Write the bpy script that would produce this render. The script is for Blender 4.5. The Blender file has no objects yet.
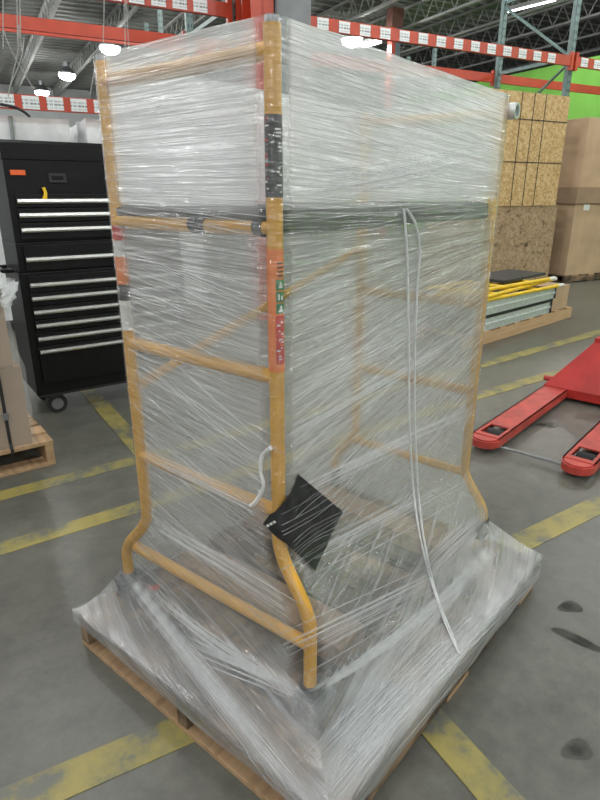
import bpy, bmesh, math, random
from mathutils import Vector, Matrix
from mathutils.bvhtree import BVHTree
random.seed(7)
R = math.radians
scn = bpy.context.scene
col = scn.collection

# ------------------------------------------------------------------ camera
FPX, PITCH, CH = 585.0, 19.49, 1.378
cam_d = bpy.data.cameras.new('camera'); cam = bpy.data.objects.new('camera', cam_d); col.objects.link(cam)
cam.location = (0, 0, CH); cam.rotation_euler = (R(90 - PITCH), 0, 0)
cam_d.sensor_fit = 'VERTICAL'; cam_d.sensor_height = 24.0; cam_d.lens = FPX / 800 * 24.0
cam_d.clip_start = .05; cam_d.clip_end = 200
scn.camera = cam
# ------------------------------------------------------------------ world / exposure
w = bpy.data.worlds.new('world'); scn.world = w; w.use_nodes = True
w.node_tree.nodes['Background'].inputs[0].default_value = (.78, .84, .9, 1)
w.node_tree.nodes['Background'].inputs[1].default_value = .3
vs = scn.view_settings
vs.view_transform = 'Standard'; vs.look = 'None'; vs.exposure = 0.0; vs.gamma = 1.0; vs.use_curve_mapping = False
LAMP_W = 132.0          # watts of each high bay lamp
LAMP_COL = (1.0, 1.0, .99)

# ------------------------------------------------------------------ pixel -> place (600x800 frame)
_F = Vector((0, math.cos(R(PITCH)), -math.sin(R(PITCH)))); _R = Vector((1, 0, 0)); _U = _R.cross(_F)
CAM = Vector((0, 0, CH))
def ray(x, y): return ((x - 300) / FPX * _R - (y - 400) / FPX * _U + _F)
def at_z(x, y, z=0.0):
    d = ray(x, y); return CAM + d * ((z - CH) / d.z)
def at_plane(x, y, p, n):
    d = ray(x, y); return CAM + d * ((Vector(p) - CAM).dot(n) / d.dot(n))

# ------------------------------------------------------------------ materials
MATS = {}
def nodes_of(name):
    m = bpy.data.materials.new(name); m.use_nodes = True
    nt = m.node_tree; b = nt.nodes['Principled BSDF']
    MATS[name] = m
    return m, nt, b
def ramp(nt, stops, fac=None):
    r = nt.nodes.new('ShaderNodeValToRGB'); e = r.color_ramp.elements
    e[0].position, e[0].color = stops[0][0], (*stops[0][1], 1)
    e[1].position, e[1].color = stops[-1][0], (*stops[-1][1], 1)
    for p, c in stops[1:-1]:
        n = e.new(p); n.color = (*c, 1)
    if fac is not None: nt.links.new(fac, r.inputs[0])
    return r
def noise(nt, scale, detail=4, rough=.55, vec=None, mapping=None, coord='Object'):
    n = nt.nodes.new('ShaderNodeTexNoise'); n.inputs['Scale'].default_value = scale
    n.inputs['Detail'].default_value = detail; n.inputs['Roughness'].default_value = rough
    if vec is None:
        tc = nt.nodes.new('ShaderNodeTexCoord'); vec = tc.outputs[coord]
    if mapping is not None:
        mp = nt.nodes.new('ShaderNodeMapping'); mp.inputs['Scale'].default_value = mapping
        nt.links.new(vec, mp.inputs[0]); vec = mp.outputs[0]
    nt.links.new(vec, n.inputs['Vector'])
    return n
def bump(nt, b, h, strength=.2, dist=.01):
    bp = nt.nodes.new('ShaderNodeBump'); bp.inputs['Strength'].default_value = strength; bp.inputs['Distance'].default_value = dist
    nt.links.new(h, bp.inputs['Height']); nt.links.new(bp.outputs[0], b.inputs['Normal'])
def M(name, c, rough=.5, metal=0.0, var=.12, scale=9.0, bmp=0.0, mapping=None, c2=None, spec=.5):
    if name in MATS: return MATS[name]
    m, nt, b = nodes_of(name)
    n = noise(nt, scale, mapping=mapping)
    lo = c2 if c2 else tuple(x * (1 - var) for x in c)
    hi = c if c2 else tuple(min(1, x * (1 + var)) for x in c)
    r = ramp(nt, [(.35, lo), (.65, hi)], n.outputs['Fac'])
    nt.links.new(r.outputs[0], b.inputs['Base Color'])
    b.inputs['Roughness'].default_value = rough; b.inputs['Metallic'].default_value = metal
    b.inputs['Specular IOR Level'].default_value = spec
    if bmp: bump(nt, b, n.outputs['Fac'], bmp)
    return m
def emit_mat(name, c, s):
    m, nt, b = nodes_of(name)
    n = noise(nt, 20); r = ramp(nt, [(.3, tuple(x * .96 for x in c)), (.7, c)], n.outputs['Fac'])
    nt.links.new(r.outputs[0], b.inputs['Emission Color']); b.inputs['Emission Strength'].default_value = s
    b.inputs['Base Color'].default_value = (*c, 1)
    return m

yellow = M('yellow_powder_coat', (.72, .375, .04), .38, 0, .07, 14)
yellow2 = M('bright_yellow_paint', (.85, .55, .02), .4, 0, .1, 14)
orange = M('orange_rack_paint', (.43, .045, .016), .42, 0, .1, 5)
red = M('red_jack_paint', (.44, .025, .02), .42, 0, .14, 6, .06)
redwear = M('red_jack_paint_worn', (.46, .055, .04), .48, 0, .2, 10, .06)
greenpost = M('green_grey_rack_paint', (.13, .2, .19), .45, 0, .15, 9)
black = M('black_enamel', (.004, .004, .0045), .42, 0, .2, 8, spec=.25)
blackrub = M('black_rubber', (.014, .014, .015), .7, 0, .2, 20)
alu = M('brushed_aluminium', (.78, .78, .76), .28, 1, .06, 6, mapping=(1, 40, 40))
galv = M('galvanised_steel', (.74, .77, .79), .36, .55, .12, 30)
steel = M('grey_steel', (.3, .31, .32), .4, .8, .12, 20)
white_lbl = M('white_plastic', (.75, .76, .76), .5, 0, .05, 12)
carton = M('brown_cardboard', (.50, .345, .215), .8, 0, .09, 3, .02)
carton2 = M('dull_cardboard', (.31, .21, .13), .8, 0, .1, 4, .02)
grey_conc = M('grey_column_paint', (.2, .21, .22), .6, 0, .12, 4)
gwall = M('green_wall_paint', (.17, .43, .06), .7, 0, .06, 2)
wwall = M('grey_white_wall_paint', (.5, .52, .52), .75, 0, .06, 2)
deckm = M('ceiling_metal_deck', (.19, .195, .18), .6, 0, .16, 1.2)
joistm = M('grey_joist_paint', (.26, .265, .25), .55, 0, .1, 3)
clothw = M('white_poly_cover', (.70, .72, .73), .5, 0, .1, 5, .2)
darkdeck = M('dark_platform_ply', (.035, .037, .042), .5, 0, .3, 8)
orange_tag = M('orange_red_tag', (.8, .13, .03), .5, 0, .08, 20)
sign_orange = M('orange_sticker', (.86, .24, .05), .45, 0, .05, 30)
sign_green = M('green_sticker', (.03, .22, .07), .45, 0, .1, 30)
sign_red = M('red_sticker', (.62, .04, .03), .45, 0, .1, 30)
sign_white = M('white_sticker', (.78, .78, .76), .45, 0, .05, 30)
blacksheet = M('black_plastic_sheet', (.02, .02, .021), .4, 0, .5, 25, .3)

def wood(name, c, c2, sc=6, dirt=0.0):
    m, nt, b = nodes_of(name)
    n = noise(nt, sc, 6, .6, mapping=(.35, 6, 6))
    r = ramp(nt, [(.25, c2), (.5, c), (.8, tuple(min(1, x * 1.2) for x in c))], n.outputs['Fac'])
    out = r.outputs[0]
    if dirt:
        n2 = noise(nt, 5, 6, .65)
        r2 = ramp(nt, [(.45, (0, 0, 0)), (.62, (1, 1, 1))], n2.outputs['Fac'])
        mx = nt.nodes.new('ShaderNodeMixRGB'); mx.blend_type = 'MULTIPLY'; mx.inputs[0].default_value = dirt
        nt.links.new(out, mx.inputs[1]); nt.links.new(r2.outputs[0], mx.inputs[2]); out = mx.outputs[0]
    nt.links.new(out, b.inputs['Base Color']); b.inputs['Roughness'].default_value = .8
    bump(nt, b, n.outputs['Fac'], .3, .004)
    return m
pwood = wood('pallet_wood', (.42, .27, .15), (.24, .14, .07))
dwood = wood('dirty_pallet_wood', (.25, .165, .10), (.09, .06, .04), 5, .75)
nwood = wood('fresh_pine', (.55, .36, .2), (.42, .25, .12))

def osb(name, c, c2, c3, dark=False):
    m, nt, b = nodes_of(name)
    tc = nt.nodes.new('ShaderNodeTexCoord')
    n0 = noise(nt, 14, 3, vec=tc.outputs['Object'])
    add = nt.nodes.new('ShaderNodeMixRGB'); add.inputs[0].default_value = .12
    nt.links.new(tc.outputs['Object'], add.inputs[1]); nt.links.new(n0.outputs['Color'], add.inputs[2])
    v = nt.nodes.new('ShaderNodeTexVoronoi'); v.inputs['Scale'].default_value = 42
    nt.links.new(add.outputs[0], v.inputs['Vector'])
    sep = nt.nodes.new('ShaderNodeSeparateColor'); nt.links.new(v.outputs['Color'], sep.inputs[0])
    r = ramp(nt, [(.1, c2), (.5, c), (.92, c3)], sep.outputs[0])
    out = r.outputs[0]
    if dark:
        n2 = noise(nt, 7, 4, .6)
        r2 = ramp(nt, [(.33, (.08, .06, .05)), (.42, (1, 1, 1))], n2.outputs['Fac'])
        mx = nt.nodes.new('ShaderNodeMixRGB'); mx.blend_type = 'MULTIPLY'; mx.inputs[0].default_value = .8
        nt.links.new(out, mx.inputs[1]); nt.links.new(r2.outputs[0], mx.inputs[2]); out = mx.outputs[0]
    nt.links.new(out, b.inputs['Base Color']); b.inputs['Roughness'].default_value = .75
    return m
osb_a = osb('golden_osb', (.56, .37, .165), (.43, .26, .10), (.66, .48, .25))
osb_b = osb('weathered_osb', (.38, .26, .15), (.29, .18, .10), (.45, .33, .2), True)

def concrete():
    m, nt, b = nodes_of('polished_concrete')
    a = noise(nt, .55, 6, .6); c = noise(nt, 9, 10, .75); s = noise(nt, 1.7, 5, .6)
    r = ramp(nt, [(.3, (.104, .104, .088)), (.55, (.142, .14, .117)), (.75, (.17, .168, .143))], a.outputs['Fac'])
    r2 = ramp(nt, [(.33, (.66, .66, .66)), (.66, (1.14, 1.14, 1.14))], c.outputs['Fac'])
    mx = nt.nodes.new('ShaderNodeMixRGB'); mx.blend_type = 'MULTIPLY'; mx.inputs[0].default_value = 1
    nt.links.new(r.outputs[0], mx.inputs[1]); nt.links.new(r2.outputs[0], mx.inputs[2])
    r3 = ramp(nt, [(.27, (.42, .42, .4)), (.36, (1, 1, 1))], s.outputs['Fac'])
    mx2 = nt.nodes.new('ShaderNodeMixRGB'); mx2.blend_type = 'MULTIPLY'; mx2.inputs[0].default_value = .8
    nt.links.new(mx.outputs[0], mx2.inputs[1]); nt.links.new(r3.outputs[0], mx2.inputs[2])
    nt.links.new(mx2.outputs[0], b.inputs['Base Color'])
    rr = nt.nodes.new('ShaderNodeMapRange'); rr.inputs[3].default_value = .28; rr.inputs[4].default_value = .5
    nt.links.new(c.outputs['Fac'], rr.inputs[0]); nt.links.new(rr.outputs[0], b.inputs['Roughness'])
    return m
conc = concrete()
def linepaint():
    m, nt, b = nodes_of('worn_yellow_floor_paint')
    a = noise(nt, 9, 8, .7, coord='Object'); c = noise(nt, 2.2, 4, .6)
    mu = nt.nodes.new('ShaderNodeMath'); mu.operation = 'ADD'
    nt.links.new(a.outputs['Fac'], mu.inputs[0]); nt.links.new(c.outputs['Fac'], mu.inputs[1])
    r = ramp(nt, [(.43, (.14, .14, .118)), (.485, (.25, .22, .085)), (.56, (.34, .28, .085))], None)
    half = nt.nodes.new('ShaderNodeMath'); half.operation = 'MULTIPLY'; half.inputs[1].default_value = .5
    nt.links.new(mu.outputs[0], half.inputs[0]); nt.links.new(half.outputs[0], r.inputs[0])
    nt.links.new(r.outputs[0], b.inputs['Base Color']); b.inputs['Roughness'].default_value = .45
    return m
linem = linepaint()
def print_label():
    # white rack placard with dark printed lines and a bar code (flat print)
    m, nt, b = nodes_of('printed_rack_placard')
    tc = nt.nodes.new('ShaderNodeTexCoord'); sep = nt.nodes.new('ShaderNodeSeparateXYZ')
    nt.links.new(tc.outputs['Generated'], sep.inputs[0])
    r = nt.nodes.new('ShaderNodeValToRGB'); r.color_ramp.interpolation = 'CONSTANT'
    e = r.color_ramp.elements
    e[0].position = 0; e[0].color = (0, 0, 0, 1); e[1].position = .12; e[1].color = (.35, .35, .35, 1)
    for p, v in ((.22, .0), (.34, .75), (.5, 0), (.6, .45), (.75, 0)):
        q = e.new(p); q.color = (v, v, v, 1)
    nt.links.new(sep.outputs[2], r.inputs[0])
    n = noise(nt, 90, 2, mapping=(1, 1, .05)); rb = ramp(nt, [(.42, (0, 0, 0)), (.5, (1, 1, 1))], n.outputs['Fac'])
    mu = nt.nodes.new('ShaderNodeMath'); mu.operation = 'MULTIPLY'
    nt.links.new(r.outputs[0], mu.inputs[0]); nt.links.new(rb.outputs[0], mu.inputs[1])
    mx = nt.nodes.new('ShaderNodeMixRGB'); nt.links.new(mu.outputs[0], mx.inputs[0])
    mx.inputs[1].default_value = (.72, .74, .74, 1); mx.inputs[2].default_value = (.03, .05, .06, 1)
    nt.links.new(mx.outputs[0], b.inputs['Base Color']); b.inputs['Roughness'].default_value = .45
    return m
placard = print_label()

def film_mat(name, streak=True, base=.0, gain=1.0):
    m = bpy.data.materials.new(name); m.use_nodes = True; nt = m.node_tree; MATS[name] = m
    nt.nodes.remove(nt.nodes['Principled BSDF']); out = nt.nodes['Material Output']
    L = nt.links.new
    uv = nt.nodes.new('ShaderNodeUVMap'); uv.uv_map = 'wrap'
    at = nt.nodes.new('ShaderNodeAttribute'); at.attribute_name = 'layers'
    tl = nt.nodes.new('ShaderNodeAttribute'); tl.attribute_name = 'pull'
    def math_(op, a, b_=None, clamp=False):
        n = nt.nodes.new('ShaderNodeMath'); n.operation = op; n.use_clamp = clamp
        for i, v in enumerate((a, b_)):
            if v is None: continue
            if isinstance(v, (int, float)): n.inputs[i].default_value = v
            else: L(v, n.inputs[i])
        return n.outputs[0]
    # streaks follow the pull direction: v' = v - pull*u
    sp = nt.nodes.new('ShaderNodeSeparateXYZ'); L(uv.outputs[0], sp.inputs[0])
    def streaks(k, sx, sy, lo, hi, seed):
        v2 = math_('SUBTRACT', sp.outputs[1], math_('MULTIPLY', math_('MULTIPLY', tl.outputs['Fac'], k), sp.outputs[0]))
        cb = nt.nodes.new('ShaderNodeCombineXYZ')
        L(math_('MULTIPLY', sp.outputs[0], sx), cb.inputs[0]); L(math_('MULTIPLY', v2, sy), cb.inputs[1]); cb.inputs[2].default_value = seed
        n = nt.nodes.new('ShaderNodeTexNoise'); n.inputs['Scale'].default_value = 1; n.inputs['Detail'].default_value = 3; n.inputs['Roughness'].default_value = .65
        L(cb.outputs[0], n.inputs['Vector'])
        mr = nt.nodes.new('ShaderNodeMapRange'); mr.inputs[1].default_value = lo; mr.inputs[2].default_value = hi; L(n.outputs['Fac'], mr.inputs[0])
        return mr.outputs[0], n.outputs['Fac']
    s1, h1 = streaks(1.0, 1.3, 75, .50, .74, 1.3)
    s2, h2 = streaks(1.0, .9, 22, .46, .78, 5.1)
    s3, h3 = streaks(.55, 1.8, 130, .56, .76, 9.7)
    cl, hc = streaks(.3, 5.0, 7.0, .35, .75, 2.2)
    tot = math_('ADD', math_('MULTIPLY', s1, .19), math_('ADD', math_('MULTIPLY', s2, .14), math_('MULTIPLY', s3, .24)))
    tot = math_('MULTIPLY', tot, math_('ADD', .55, math_('MULTIPLY', cl, .9)))
    lm = math_('MULTIPLY', at.outputs['Fac'], math_('ADD', .76, math_('ADD', math_('MULTIPLY', s2, .3), math_('MULTIPLY', cl, .1))), True)
    al = math_('ADD', lm, math_('MULTIPLY', tot, math_('SUBTRACT', 1.0, lm)), True)
    ct = nt.nodes.new('ShaderNodeAttribute'); ct.attribute_name = 'contact'
    al = math_('MULTIPLY', al, math_('SUBTRACT', 1.0, ct.outputs['Fac']))
    bp = nt.nodes.new('ShaderNodeBump'); bp.inputs['Strength'].default_value = 1.0; bp.inputs['Distance'].default_value = .012
    hh = math_('ADD', math_('MULTIPLY', h1, .6), math_('ADD', math_('MULTIPLY', h2, 1.0), math_('ADD', math_('MULTIPLY', h3, .35), math_('MULTIPLY', hc, 1.2))))
    L(hh, bp.inputs['Height'])
    tr = nt.nodes.new('ShaderNodeBsdfTransparent'); tr.inputs[0].default_value = (.965, .97, .97, 1)
    df = nt.nodes.new('ShaderNodeBsdfDiffuse'); df.inputs[0].default_value = (.92, .93, .95, 1); L(bp.outputs[0], df.inputs['Normal'])
    ts = nt.nodes.new('ShaderNodeBsdfTranslucent'); ts.inputs[0].default_value = (.92, .93, .95, 1); L(bp.outputs[0], ts.inputs['Normal'])
    mx = nt.nodes.new('ShaderNodeMixShader'); mx.inputs[0].default_value = .45; L(df.outputs[0], mx.inputs[1]); L(ts.outputs[0], mx.inputs[2])
    m1 = nt.nodes.new('ShaderNodeMixShader'); L(al, m1.inputs[0]); L(tr.outputs[0], m1.inputs[1]); L(mx.outputs[0], m1.inputs[2])
    gl = nt.nodes.new('ShaderNodeBsdfGlossy'); gl.inputs['Roughness'].default_value = .2; L(bp.outputs[0], gl.inputs['Normal'])
    fr = nt.nodes.new('ShaderNodeLayerWeight'); L(bp.outputs[0], fr.inputs['Normal'])
    fa = math_('ADD', .17, math_('MULTIPLY', math_('POWER', fr.outputs['Facing'], 4.0), .35), True)
    m2 = nt.nodes.new('ShaderNodeMixShader'); L(fa, m2.inputs[0]); L(m1.outputs[0], m2.inputs[1]); L(gl.outputs[0], m2.inputs[2])
    L(m2.outputs[0], out.inputs[0])
    return m
filmm = film_mat('clear_stretch_film')
def bundle_mat(name, alpha):
    m, nt, b = nodes_of(name)
    n = noise(nt, 60, 3); r = ramp(nt, [(.3, (.72, .74, .75)), (.7, (.9, .91, .92))], n.outputs['Fac'])
    nt.links.new(r.outputs[0], b.inputs['Base Color']); b.inputs['Roughness'].default_value = .34
    b.inputs['Alpha'].default_value = alpha
    return m
bundle = bundle_mat('bunched_stretch_film', .72)
crease = bundle_mat('creased_stretch_film', .36)
thinfilm = bundle_mat('thin_stretch_film', .16)

# ------------------------------------------------------------------ mesh helpers
class MB:
    def __init__(s): s.v = []; s.f = []
    def add(s, vs_, fs): o = len(s.v); s.v += [tuple(v) for v in vs_]; s.f += [tuple(i + o for i in f) for f in fs]; return s
    def box(s, lo, hi, bev=0.0, mat=None):
        x0, y0, z0 = lo; x1, y1, z1 = hi
        vs_ = [(x0, y0, z0), (x1, y0, z0), (x1, y1, z0), (x0, y1, z0), (x0, y0, z1), (x1, y0, z1), (x1, y1, z1), (x0, y1, z1)]
        fs = [(0, 3, 2, 1), (4, 5, 6, 7), (0, 1, 5, 4), (1, 2, 6, 5), (2, 3, 7, 6), (3, 0, 4, 7)]
        if bev:
            bm = bmesh.new(); bv = [bm.verts.new(v) for v in vs_]
            for f in fs: bm.faces.new([bv[i] for i in f])
            bmesh.ops.bevel(bm, geom=bm.edges[:], offset=bev, segments=2, affect='EDGES', profile=.6)
            bm.verts.index_update()
            vs_ = [v.co[:] for v in bm.verts]; fs = [[v.index for v in f.verts] for f in bm.faces]; bm.free()
        if mat is not None: vs_ = [(mat @ Vector(v))[:] for v in vs_]
        return s.add(vs_, fs)
    def tube(s, pts, r, n=10, cap=True, radii=None):
        pts = [Vector(p) for p in pts]; rings = []
        up = None
        for i, p in enumerate(pts):
            t = (pts[min(i + 1, len(pts) - 1)] - pts[max(i - 1, 0)]).normalized()
            if up is None: up = Vector((0, 0, 1)) if abs(t.z) < .9 else Vector((1, 0, 0))
            a = (up - t * up.dot(t)).normalized(); b_ = t.cross(a); up = a
            rr = radii[i] if radii else r
            rings.append([p + a * (rr * math.cos(2 * math.pi * k / n)) + b_ * (rr * math.sin(2 * math.pi * k / n)) for k in range(n)])
        vs_ = [v for rg in rings for v in rg]; fs = []
        for i in range(len(rings) - 1):
            for k in range(n):
                fs.append((i * n + k, i * n + (k + 1) % n, (i + 1) * n + (k + 1) % n, (i + 1) * n + k))
        if cap: fs += [tuple(range(n))[::-1], tuple((len(rings) - 1) * n + k for k in range(n))]
        return s.add(vs_, fs)
    def prism(s, poly, z0, z1, axis='z'):
        # poly in (x,y) extruded z0..z1; axis 'y': poly in (x,z) extruded along y
        n = len(poly)
        if axis == 'z': vs_ = [(x, y, z0) for x, y in poly] + [(x, y, z1) for x, y in poly]
        elif axis == 'y': vs_ = [(x, z0, y) for x, y in poly] + [(x, z1, y) for x, y in poly]
        else: vs_ = [(z0, x, y) for x, y in poly] + [(z1, x, y) for x, y in poly]
        fs = [tuple(range(n))[::-1], tuple(range(n, 2 * n))] + [(k, (k + 1) % n, n + (k + 1) % n, n + k) for k in range(n)]
        return s.add(vs_, fs)
    def build(s, name, mat, parent=None, smooth=False, loc=None, rz=None):
        me = bpy.data.meshes.new(name); me.from_pydata(s.v, [], s.f); me.update()
        bm = bmesh.new(); bm.from_mesh(me); bmesh.ops.recalc_face_normals(bm, faces=bm.faces[:]); bm.to_mesh(me); bm.free()
        if mat: me.materials.append(mat)
        if smooth:
            me.polygons.foreach_set('use_smooth', [True] * len(me.polygons))
            try: me.set_sharp_from_angle(angle=R(40))
            except Exception: pass
        o = bpy.data.objects.new(name, me); col.objects.link(o)
        if parent: o.parent = parent
        if loc is not None: o.location = loc
        if rz is not None: o.rotation_euler.z = rz
        return o
def box(name, lo, hi, mat, parent=None, bev=.0, loc=None, rz=None): return MB().box(lo, hi, bev).build(name, mat, parent, loc=loc, rz=rz)
def tube(name, pts, r, mat, parent=None, n=12, **k): return MB().tube(pts, r, n, **k).build(name, mat, parent, smooth=True)
def tag(o, label=None, cat=None, group=None, kind=None):
    if label: o['label'] = label
    if cat: o['category'] = cat
    if group: o['group'] = group
    if kind: o['kind'] = kind
    return o
def empty(name, loc, rz=0.0):
    o = bpy.data.objects.new(name, None); col.objects.link(o); o.location = loc; o.rotation_euler.z = rz; o.empty_display_size = .1
    return o
def share(o, loc, parent, rz=0.0):
    c = o.copy(); col.objects.link(c); c.parent = parent; c.location = loc; c.rotation_euler.z = rz
    return c
def copy_tree(o, parent=None):
    c = o.copy(); col.objects.link(c); c.parent = parent
    for ch in list(o.children): copy_tree(ch, c)
    return c
def yaw(a): return R(90 - a)     # local x points `a` degrees right of the view
def axes(a):
    return Vector((math.sin(R(a)), math.cos(R(a)), 0)), Vector((-math.cos(R(a)), math.sin(R(a)), 0))
def bez(p0, p1, n=8, ease=True):
    return [p0 + (p1 - p0) * ((3 * t * t - 2 * t ** 3) if ease else t) for t in [i / n for i in range(n + 1)]]

# ================================================================== the hall
RY = 62.0; RBASE = Vector((4.104, 9.699, 0)); rx, ry = axes(RY)
def Rk(s, y, z=0.0): return RBASE + rx * s + ry * y + Vector((0, 0, z))
HS0, HS1, HY0, HY1, HZ = -25.0, 16.0, -17.0, 30.0, 6.6
def hall(name, lo, hi, mat):
    return tag(MB().box(lo, hi).build(name, mat, loc=RBASE, rz=yaw(RY)), kind='structure')
floor = hall('floor', (HS0, HY0, -.1), (HS1, HY1, 0), conc)
ceiling = hall('ceiling', (HS0, HY0, HZ), (HS1, HY1, HZ + .1), deckm)
hall('wall_right', (HS1, HY0, 0), (HS1 + .2, HY1, HZ), wwall)
hall('wall_left', (HS0 - .2, HY0, 0), (HS0, HY1, HZ), wwall)
hall('wall_back', (HS0, HY1, 0), (HS1, HY1 + .2, HZ), wwall)
hall('wall_front', (HS0, HY0 - .2, 0), (HS1, HY0, HZ), wwall)
tag(box('wall_partition', (7.5, HY0, 0), (7.65, 14.0, 4.9), gwall, loc=RBASE, rz=yaw(RY)), kind='structure')
# corrugated deck ribs (run along the racks) and open-web joists below them
rib = None
for i in range(60):
    y = 2 + i * .46
    if rib is None: rib = box('deck_rib', (HS0, -.05, -.04), (HS1, .05, 0), deckm, ceiling)
    r_ = rib if i == 0 else share(rib, (0, 0, 0), ceiling)
    r_.location = (0, y, HZ)
def joist_mesh():
    m = MB(); Lj = HY1 + 2
    m.box((-.05, 0, -.06), (.05, Lj, 0)); m.box((-.05, 0, -.56), (.05, Lj, -.5))
    n = int(Lj / .6)
    for k in range(n):
        a, b_ = k * .6, (k + 1) * .6
        m.tube([(0, a, -.52), (0, a + .3, -.03), (0, b_, -.52)], .018, 4, cap=False)
    return m
j0 = joist_mesh().build('joist', joistm, ceiling); j0.location = (-22.5, -2, HZ - .04)
for i in range(1, 20): share(j0, (-22.5 + i * 1.9, -2, HZ - .04), ceiling)
# yellow floor stripes
NSTR = [0]
def stripe(pa, pb, wd, name='floor_stripe'):
    NSTR[0] += 1
    a, b_ = Vector(pa), Vector(pb); d = (b_ - a); Ln = d.length; an = math.atan2(d.y, d.x)
    o = MB().box((0, -wd / 2, 0), (Ln, wd / 2, .0012 + .00025 * NSTR[0])).build(name, linem)
    o.parent = floor; o.matrix_parent_inverse = (Matrix.Translation(RBASE) @ Matrix.Rotation(yaw(RY), 4, 'Z')).inverted()
    o.location = a; o.rotation_euler.z = an
    return o
def pstripe(p, q, wd, e0=0, e1=0):
    a, b_ = at_z(*p), at_z(*q); d = (b_ - a).normalized(); stripe(a - d * e0, b_ + d * e1, wd)
pstripe((0, 496), (133, 461), .10, 2.5, 0); stripe(at_z(133, 461), at_z(479, 366), .105)
pstripe((0, 549), (138, 507), .10, 2.2, 0); stripe(at_z(138, 507), at_z(474, 397), .105)
pstripe((50, 787), (182, 730), .105, 1.2, .25)
pstripe((508, 549), (600, 504), .11, .35, 3.0)
pstripe((479, 366), (600, 332), .11, 0, 2.5)
pstripe((474, 397), (564, 371), .11, 0, 2.0)
pstripe((431, 721), (501, 800), .10, .25, .35)
pstripe((100, 404), (134, 442), .11, .5, .35)
def stain_mat():
    m, nt, b = nodes_of('dark_oil_stain')
    tc = nt.nodes.new('ShaderNodeTexCoord'); n = noise(nt, 26, 6, .7)
    g = nt.nodes.new('ShaderNodeVectorMath'); g.operation = 'DISTANCE'; g.inputs[1].default_value = (.5, .5, .5)
    sx = nt.nodes.new('ShaderNodeVectorMath'); sx.operation = 'MULTIPLY'; sx.inputs[1].default_value = (1, 1, 0)
    ad = nt.nodes.new('ShaderNodeVectorMath'); ad.operation = 'ADD'; ad.inputs[1].default_value = (0, 0, .5)
    nt.links.new(tc.outputs['Generated'], sx.inputs[0]); nt.links.new(sx.outputs[0], ad.inputs[0]); nt.links.new(ad.outputs[0], g.inputs[0])
    mr = nt.nodes.new('ShaderNodeMapRange'); mr.inputs[1].default_value = .5; mr.inputs[2].default_value = .1; mr.inputs[3].default_value = -.5; mr.inputs[4].default_value = .12
    nt.links.new(g.outputs['Value'], mr.inputs[0])
    ma = nt.nodes.new('ShaderNodeMath'); ma.operation = 'ADD'; ma.use_clamp = True
    r = ramp(nt, [(.35, (0, 0, 0)), (.65, (.42, .42, .42))], n.outputs['Fac'])
    nt.links.new(mr.outputs[0], ma.inputs[0]); nt.links.new(r.outputs[0], ma.inputs[1]); nt.links.new(ma.outputs[0], b.inputs['Alpha'])
    b.inputs['Base Color'].default_value = (.05, .05, .044, 1); b.inputs['Roughness'].default_value = .5
    return m
stain = stain_mat()
def blot(p, rx_, ry_, an):
    c = at_z(*p); n = 22
    poly = [(c.x + (rx_ * math.cos(t) * math.cos(an) - ry_ * math.sin(t) * math.sin(an)) * (1 + .12 * math.sin(3 * t + p[0])),
             c.y + (rx_ * math.cos(t) * math.sin(an) + ry_ * math.sin(t) * math.cos(an)) * (1 + .12 * math.sin(3 * t + p[0]))) for t in [2 * math.pi * k / n for k in range(n)]]
    o = MB().prism(poly, 0, .0008).build('oil_stain', stain)
    o.parent = floor; o.matrix_parent_inverse = (Matrix.Translation(RBASE) @ Matrix.Rotation(yaw(RY), 4, 'Z')).inverted()
for q_ in (((570, 607), .045, .03, .2), ((580, 641), .10, .022, -.75), ((577, 750), .045, .03, .4), ((545, 425), .10, .05, 0)): blot(*q_)

# ------------------------------------------------------------------ high bay lamps
lens_m = emit_mat('lit_lamp_lens', (.94, 1.0, 1.0), 18.0)
lamp_proto = None
def lamp(loc, label):
    global lamp_proto
    if lamp_proto is None:
        r = empty('high_bay_lamp', loc)
        pr = [(.0, .0), (.32, .0), (.33, .05), (.12, .26), (.12, .42), (.0, .44)]
        m = MB(); n = 20
        vs_ = [(p[0] * math.cos(2 * math.pi * k / n), p[0] * math.sin(2 * math.pi * k / n), p[1] + .02) for p in pr[1:-1] for k in range(n)]
        fs = [(i * n + k, i * n + (k + 1) % n, (i + 1) * n + (k + 1) % n, (i + 1) * n + k) for i in range(3) for k in range(n)]
        fs.append(tuple(3 * n + k for k in range(n)))
        m.add(vs_, fs).build('housing', steel, r, smooth=True)
        m = MB(); m.tube([(0, 0, .03), (0, 0, -.05), (0, 0, -.12), (0, 0, -.17), (0, 0, -.19)], .3, 20, radii=[.31, .30, .25, .15, .04]).build('lens', lens_m, r, smooth=True)
        tube('hanger', [(0, 0, .45), (0, 0, HZ - 5.6)], .008, steel, r, 6)
        ld = bpy.data.lights.new('lamp_light', 'POINT'); ld.shadow_soft_size = .12; ld.energy = LAMP_W; ld.color = LAMP_COL
        lo = bpy.data.objects.new('lamp_light', ld); col.objects.link(lo); lo.parent = r; lo.location = (0, 0, -.33)
        lamp_proto = r
    else:
        r = copy_tree(lamp_proto); r.location = loc
    return tag(r, label, 'lamp', 'high bay lamps under the ceiling')
seen = [(110, 48), (67, 75), (42, 92)]
spts = [at_z(x, y, 5.6) for x, y in seen]
for p in spts: lamp(p, 'round white high bay lamp hanging under the grey ceiling deck')
def toRk(p): d = p - RBASE; return d.dot(rx), d.dot(ry)
s0, y0 = toRk(spts[0])
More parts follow.
